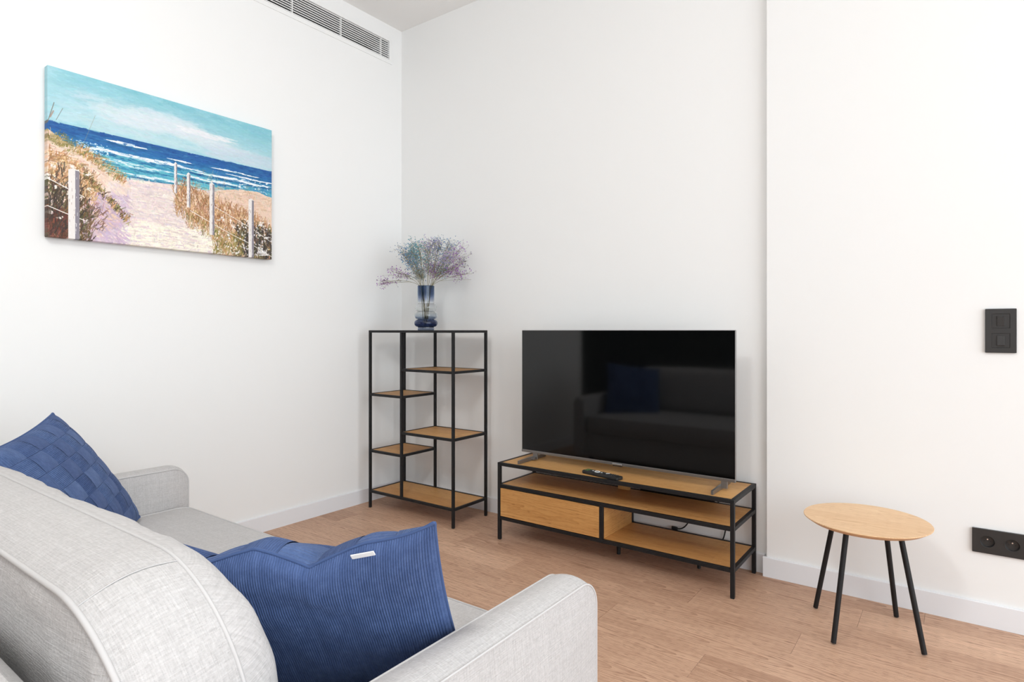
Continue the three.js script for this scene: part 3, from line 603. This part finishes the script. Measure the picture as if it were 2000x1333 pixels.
// ------------------------------------------------------------------ round side table
{
  const cx = 2.744, cz = 0.3345, o = thing('side_table', 'small round oak side table on four splayed black legs', 'table', [cx, 0, cz]);
  const H = 0.404, R0 = 0.2035;
  const prof = [[0, H - 0.018], [R0 - 0.022, H - 0.018], [R0 - 0.001, H - 0.004], [R0, H - 0.002], [R0 - 0.0015, H], [0, H]].map((p) => new THREE.Vector2(...p));
  const g = new THREE.LatheGeometry(prof, 96); 
  const p = g.attributes.position, uv = g.attributes.uv;
  for (let i = 0; i < p.count; i++) uv.setXY(i, p.getX(i) / 0.5 + 0.5, p.getZ(i) / 0.5 + 0.52);
  part('tabletop', g, M.tableTop, o, 'light oak round top with bevelled underside');
  for (const [x, z] of [[2.567, 0.255], [2.666, 0.513], [2.825, 0.155], [2.917, 0.415]]) {
    const f = new THREE.Vector3(x - cx, 0, z - cz); f.setLength(0.197);
    const top = f.clone().setLength(0.118).setY(H - 0.0175), bot = f.clone().setY(0.0);
    const dir = top.clone().sub(bot), len = dir.length();
    const lg = new THREE.CylinderGeometry(0.0092, 0.0086, len - 0.004, 20); lg.translate(0, len / 2, 0);
    const m = part('leg', lg, M.blackMetal, o, 'black round metal leg'); m.position.copy(bot).setY(0.003); m.quaternion.setFromUnitVectors(new THREE.Vector3(0, 1, 0), dir.clone().normalize());
  }
}

// ------------------------------------------------------------------ sofa
function roundRect(x0, x1, y0, y1, radii, seg = 14) {   // radii: [bl, br, tr, tl]
  const pts = [], arc = (cx, cy, r, a0) => { for (let i = 0; i <= seg; i++) { const a = a0 + Math.PI / 2 * i / seg; pts.push([cx + r * Math.cos(a), cy + r * Math.sin(a)]); } };
  const edge = (ax, ay, bx, by) => { const n = Math.max(2, Math.round(Math.hypot(bx - ax, by - ay) / 0.03)); for (let i = 1; i < n; i++) pts.push([ax + (bx - ax) * i / n, ay + (by - ay) * i / n]); };
  const [bl, br, tr, tl] = radii;
  arc(x0 + bl, y0 + bl, bl, Math.PI); edge(x0 + bl, y0, x1 - br, y0); arc(x1 - br, y0 + br, br, -Math.PI / 2); edge(x1, y0 + br, x1, y1 - tr);
  arc(x1 - tr, y1 - tr, tr, 0); edge(x1 - tr, y1, x0 + tl, y1); arc(x0 + tl, y1 - tl, tl, Math.PI / 2); edge(x0, y1 - tl, x0, y0 + bl);
  return pts;
}
// a boxed cushion: two puffed panels joined by a band; the outline lies in the local x-y plane, thickness along z
function boxed(outline, T0, bulge, bandBulge, { rings = 14, bandRows = 8, wrinkle = 0, seed = 0, roll = 0 } = {}) {
  const n = outline.length, c = outline.reduce((s, p) => [s[0] + p[0] / n, s[1] + p[1] / n], [0, 0]);
  let peri = [0]; for (let i = 0; i < n; i++) { const a = outline[i], b = outline[(i + 1) % n]; peri.push(peri[i] + Math.hypot(b[0] - a[0], b[1] - a[1])); }
  const O = (i) => outline[i % n];
  const xs = outline.map((p) => p[0]), ys = outline.map((p) => p[1]), hx = (Math.max(...xs) - Math.min(...xs)) / 2, hy = (Math.max(...ys) - Math.min(...ys)) / 2, mx = (Math.max(...xs) + Math.min(...xs)) / 2, my = (Math.max(...ys) + Math.min(...ys)) / 2, mn = Math.min(hx, hy);
  // rings shrink by a fixed distance towards the middle line, so that long cushions puff along their whole edge
  const shrink = (p, s) => { const d = s * mn * 0.999; const fx = (p[0] - mx) / hx, fy = (p[1] - my) / hy; return [mx + fx * (hx - d), my + fy * (hy - d)]; };
  const panel = (sgn) => {
    const g = grid(n, rings, (u, v) => {
      const i = Math.round(u * n), p = O(i), s = v * v * 0.35 + v * 0.65, q = shrink(p, s);
      const rise = bulge * (1 - Math.pow(1 - s, 2.4)) + (sgn < 0 ? roll * (1 - Math.pow(1 - s, 11)) : 0) + wrinkle * smooth(0, 0.15, s) * ((fbm(q[0] * 5 + seed, q[1] * 5 + sgn * 7, 3) - 0.5) + 0.8 * (1 - smooth(0.15, 0.6, s)) * (fbm(q[0] * 14 + seed, q[1] * 14, 2) - 0.5));
      return [q[0], q[1], sgn * (T0 / 2 + rise)];
    }, (u, v) => { const i = Math.round(u * n), s = v * v * 0.35 + v * 0.65, q = shrink(O(i), s); return [q[0] / FABRIC, q[1] / FABRIC]; });
    if (sgn < 0) { const id = g.index.array; for (let k = 0; k < id.length; k += 3) { const t = id[k]; id[k] = id[k + 1]; id[k + 1] = t; } g.computeVertexNormals(); }
    return g;
  };
  const band = grid(n, bandRows, (u, v) => {
    const i = Math.round(u * n), p = O(i), a = O(i + n - 1), b = O(i + 1), tx = b[0] - a[0], ty = b[1] - a[1], l = Math.hypot(tx, ty) || 1;
    const k = bandBulge * Math.sin(v * Math.PI) + wrinkle * 0.5 * Math.sin(v * Math.PI) * (fbm(peri[i] * 7 + seed, v * 2, 2) - 0.5);
    return [p[0] + ty / l * k, p[1] - tx / l * k, T0 / 2 - v * T0];
  }, (u, v) => { const i = Math.round(u * n); return [peri[i] / FABRIC, v * T0 / FABRIC]; });
  { const id = band.index.array; for (let k = 0; k < id.length; k += 3) { const t = id[k]; id[k] = id[k + 1]; id[k + 1] = t; } band.computeVertexNormals(); }
  const seam = (sgn, r, off = 0.0) => tube(outline.map((p) => new THREE.Vector3(p[0], p[1], sgn * (T0 / 2 + off))), r, n * 2, 7, true);
  return { body: mergeGeometries([panel(1), panel(-1), band]), seam };
}
const SOFA = { xi0: 0.617, xi1: 2.288, z0: 1.705, zb: 2.44 };
{
  const o = thing('sofa', 'light beige woven fabric sofa with rounded arms facing television', 'sofa', [1.45, 0, 2.2]);
  const ox = -1.45, oz = -2.2, at = (m, x, y, z) => { m.position.set(x + ox, y, z + oz); return m; };
  // base
  part('base', (() => { const g = box(SOFA.xi0 - 0.1 + ox, SOFA.xi1 + 0.1 + ox, 0.1, 0.285, 1.735 + oz, 2.68 + oz, 0.012); return grainUV(g, 0, FABRIC, FABRIC); })(), M.fabric, o);
  // seat: outline in plan, thickness upwards
  const seat = boxed(roundRect(SOFA.xi0 + 0.006, SOFA.xi1 - 0.006, -2.5, -1.722, [0.03, 0.03, 0.04, 0.04]), 0.125, 0.018, 0.012, { wrinkle: 0.006, seed: 3 });
  const sm = part('seat_cushion', seat.body, M.fabric, o); sm.rotation.x = -Math.PI / 2; at(sm, 0, 0.346, 0);
  part('piping', seat.seam(1, 0.003), M.piping, sm);
  // back cushion, leaning back; local z points to the rear
  const bk = boxed(roundRect(SOFA.xi0 + 0.02, 2.262, -0.36, 0, [0.05, 0.05, 0.185, 0.185], 18), 0.125, 0.035, 0.014, { wrinkle: 0.016, seed: 9, rings: 34, roll: 0.045 });
  const bm = part('back_cushion', bk.body, M.fabric, o); bm.rotation.x = 0.17; at(bm, 0, 0.7605, 2.455 + 0.063);
  part('piping', bk.seam(1, 0.0042, 0.001), M.piping, bm); part('piping', bk.seam(-1, 0.003, 0.0), M.piping, bm);
  { // seam across the band at the rounded corner
    const a = 1.27, cx = 2.262 - 0.185, cy = -0.185, r = 0.185, pts = [];
    for (let i = 0; i <= 8; i++) { const v = i / 8, k = r + 0.014 * Math.sin(v * Math.PI) + 0.0004; pts.push([cx + k * Math.cos(a), cy + k * Math.sin(a), 0.0625 - v * 0.125]); }
    part('cross_seam', tube(pts, 0.0009, 16, 6), M.piping, bm);
  }
  // low frame behind the back cushion
  part('back_frame', (() => { const g = box(SOFA.xi0 - 0.1 + ox, 2.215 + ox, 0.285, 0.665, 2.615 + oz, 2.7 + oz, 0.02); return grainUV(g, 0, FABRIC, FABRIC); })(), M.fabric, o);
  // arms: outline in the z-y plane, thickness along x
  for (const xc of [SOFA.xi1 + 0.055, SOFA.xi0 - 0.055]) {
    const arm = boxed(roundRect(SOFA.z0, 2.7, 0.1, 0.556, [0.02, 0.02, 0.03, 0.06]), 0.085, 0.013, 0.010, { wrinkle: 0.005, seed: xc * 10 });
    const am = part('arm', arm.body, M.fabric, o); am.rotation.y = -Math.PI / 2; at(am, xc, 0, 0);
    part('piping', arm.seam(1, 0.0022), M.piping, am); part('piping', arm.seam(-1, 0.0022), M.piping, am);
  }
  for (const x of [SOFA.xi0, SOFA.xi1]) for (const z of [1.8, 2.6]) { const g = new THREE.CylinderGeometry(0.02, 0.016, 0.1, 14); g.translate(x + ox, 0.05, z + oz); part('leg', g, M.blackMetal, o); }
}

// ------------------------------------------------------------------ cushions
function pillow(name, label, o3, size, { thick, cusps = [], tag = false, shift = 0, lift: rise = 0.003 }) {
  const [W, H] = size, o = thing(name, label, 'cushion', o3.centre.toArray());
  o.quaternion.setFromRotationMatrix(new THREE.Matrix4().makeBasis(o3.right, o3.up, o3.out));   // +z is the patchwork front
  const cus = (u) => { let m = 0; for (const [c, w] of cusps) m = Math.max(m, 1 - Math.abs(u - c) / w); return Math.pow(clamp(m), 1.3); };
  const base = (u, v, side, extra = 0) => {
    const pu = 1 - Math.pow(Math.abs(u), 2.6), pv = 1 - Math.pow(Math.abs(v), 2.6), puff = Math.pow(Math.max(0, pu * pv), 0.55);
    const kx = 1 - 0.05 * (1 - v * v), ky = 1 - 0.05 * (1 - u * u);
    const cz = cus(u) * smooth(0.3, 1, v) * 1.5 + shift * 60 * smooth(0.1, 1, v) * (1 - u * u * u * u);
    const fold = side < 0 ? 0.006 * puff * (fbm(u * 2.2 + 4, v * 2.2 + W * 9, 3) - 0.5) * 3 : 0;
    return [W / 2 * u * kx, H / 2 * v * ky - 0.018 * cz, side * (thick[side > 0 ? 0 : 1] * puff + extra + fold) - 0.012 * cz];
  };
  // corduroy rear panel with real wales running up the cushion
  const wales = Math.round(W / 0.0043), nu = wales * 4;
  const rear = grid(nu, 56, (a, b) => {
    const u = 1 - 2 * a, v = -1 + 2 * b, w = Math.abs(Math.sin(a * wales * Math.PI));
    return base(u, v, -1, 0.0022 * Math.pow(w, 0.55));
  }, (a, b) => [a * W / 0.07, b * H / 0.07]);
  part('rear_panel', rear, M.cord, o, 'plain blue corduroy back');
  const lining = grid(28, 28, (a, b) => base(-1 + 2 * a, -1 + 2 * b, 1, -0.003), (a, b) => [a * W / 0.07, b * H / 0.07]);
  part('front_lining', lining, M.cord, o);
  const N = 7;
  for (let j = 0; j < N; j++) for (let i = 0; i < N; i++) {
    const over = (i + j) & 1;
    const g = grid(8, 8, (a, b) => {
      const e = 0.004, u = -1 + 2 * (i + e + a * (1 - 2 * e)) / N, v = -1 + 2 * (j + e + b * (1 - 2 * e)) / N;
      const s = over ? a : b, q = over ? b : a;   // the strip dives under its neighbours at both ends
      const lift = rise * Math.pow(Math.sin(Math.PI * clamp(0.04 + 0.92 * s)), 0.6) + 0.0015 * Math.sin(Math.PI * q);
      const rim = 1 - smooth(0.93, 1, Math.max(Math.abs(u), Math.abs(v)));
      return base(u, v, 1, lift * rim);
    }, (a, b) => { const k = W / N / 0.07; return over ? [b * k + 0.13 * i, a * k] : [a * k + 0.13 * j, b * k]; });
    part('patch', g, M.cordPatches[Math.floor(hash2(i * 7 + 3, j * 13 + 5) * 2.999)], o);
  }
  const pts = []; const K = 40;
  for (let i = 0; i < K; i++) pts.push(base(-1 + 2 * i / K, -1, 1)); for (let i = 0; i < K; i++) pts.push(base(1, -1 + 2 * i / K, 1)); for (let i = 0; i < K; i++) pts.push(base(1 - 2 * i / K, 1, 1)); for (let i = 0; i < K; i++) pts.push(base(-1, 1 - 2 * i / K, 1));
  part('edge_seam', tube(pts, 0.0032, 480, 6, true), M.cord, o);
  if (tag) {
    const p = base(tag, 0.985, -1), q = base(tag - 0.17, 0.985, -1);
    const d = new THREE.Vector3(q[0] - p[0], q[1] - p[1], q[2] - p[2]), g = new RoundedBoxGeometry(d.length(), 0.009, 0.0022, 1, 0.0008);
    const m = part('care_tag', g, M.tag, o, 'small white care tag'); m.position.set((p[0] + q[0]) / 2, (p[1] + q[1]) / 2 - 0.002, (p[2] + q[2]) / 2 - 0.0095); m.rotation.z = Math.atan2(d.y, d.x);
  }
  return o;
}
function frame(tr, tl, br) {   // corner points seen from the patchwork front: tl/tr top, br bottom right
  const right = tr.clone().sub(tl).normalize(), up = tr.clone().sub(br).normalize(), out = right.clone().cross(up).normalize(); const u2 = out.clone().cross(right).normalize();
  const centre = tl.clone().add(br).multiplyScalar(0.5);
  return { right, up: u2, out, centre, w: tr.distanceTo(tl), h: tr.distanceTo(br) };
}
{
  // near cushion: its plain back turns to the sofa's corner
  const TR = new THREE.Vector3(2.325, 0.768, 2.145), TL = new THREE.Vector3(1.925, 0.734, 2.378), BR = new THREE.Vector3(2.243, 0.405, 1.968);
  const BL = TL.clone().add(BR).sub(TR);
  const f = frame(TL, TR, BL);      // mirrored when seen from the front
  pillow('blue_cushion', 'blue corduroy cushion with white tag, leaning in near sofa corner', f, [f.w * 1.03, f.h * 1.03], { thick: [0.085, 0.06], cusps: [[-0.10, 0.42], [0.70, 0.42]], tag: -0.42, shift: 0.018, lift: 0.006 });
}
{
  const B = new THREE.Vector3(0.668, 0.432, 1.9), A = new THREE.Vector3(0.60, 0.805, 2.15), L = new THREE.Vector3(0.95, 0.755, 2.405);
  // seen from its front (towards the television and the right): A is the top left corner, L the top right one
  const f = frame(A, L, B);
  pillow('blue_cushion', 'blue woven patchwork cushion propped against far end of sofa', f, [f.w, f.h], { thick: [0.065, 0.05], lift: 0.0034 });
}

// ------------------------------------------------------------------ globe lamp hanging out of view above the camera
{
  const P = new THREE.Vector3(2.15, 2.72, 3.1), o = thing('pendant_lamp', 'white opal globe pendant lamp hanging from the ceiling', 'lamp', [P.x, ROOM.h, P.z]);
  const glow = std({ color: lin(0.9, 0.9, 0.88), emissive: lin(1, 0.95, 0.88), emissiveIntensity: 3, roughness: 0.4 });
  const gl = new THREE.SphereGeometry(0.2, 40, 24); gl.translate(0, P.y - ROOM.h, 0); part('globe', gl, glow, o, 'glowing opal glass globe');
  const rod = new THREE.CylinderGeometry(0.006, 0.006, ROOM.h - P.y - 0.2, 10); rod.translate(0, -(ROOM.h - P.y - 0.2) / 2, 0); part('rod', rod, M.whitePaint, o);
  const cap = new THREE.CylinderGeometry(0.05, 0.05, 0.025, 24); cap.translate(0, -0.0125, 0); part('ceiling_rose', cap, M.whitePaint, o);
  const l = new THREE.PointLight(lin(0.955, 0.99, 0.995), 3.7, 0, 2); l.position.set(0, P.y - ROOM.h, 0); l.castShadow = true; l.shadow.radius = 9.5; o.add(l);
}

// ------------------------------------------------------------------ tall dark cabinets along the rear wall (mirrored in the screen)
for (let i = 0; i < 4; i++) {
  const o = thing('tall_cabinet', ['tall dark green-black cabinet against hall end wall', 'second tall dark green-black cabinet from hall end wall', 'third tall dark green-black cabinet from hall end wall', 'tall dark green-black cabinet farthest from the hall'][i], 'cabinet', [-1.49 + i * 0.72, 0, 4.98], 'dark cabinets on the rear wall');
  part('body', box(0, 0.716, 0.06, 2.6, 0.02, 0.615), M.darkFront, o); part('plinth', box(0, 0.716, 0, 0.06, 0.06, 0.6), M.darkFront, o);
  for (const s of [0, 1]) { const d = part('door', box(0.002 + s * 0.357, 0.357 + s * 0.357 - 0.001, 0.065, 2.595, 0, 0.019, 0.002), M.darkFront, o); part('handle', box((s ? 0.372 : 0.33), (s ? 0.384 : 0.342), 1.0, 1.3, -0.016, 0, 0.003), M.blackMetal, d); }
}

renderer.render(scene, camera);
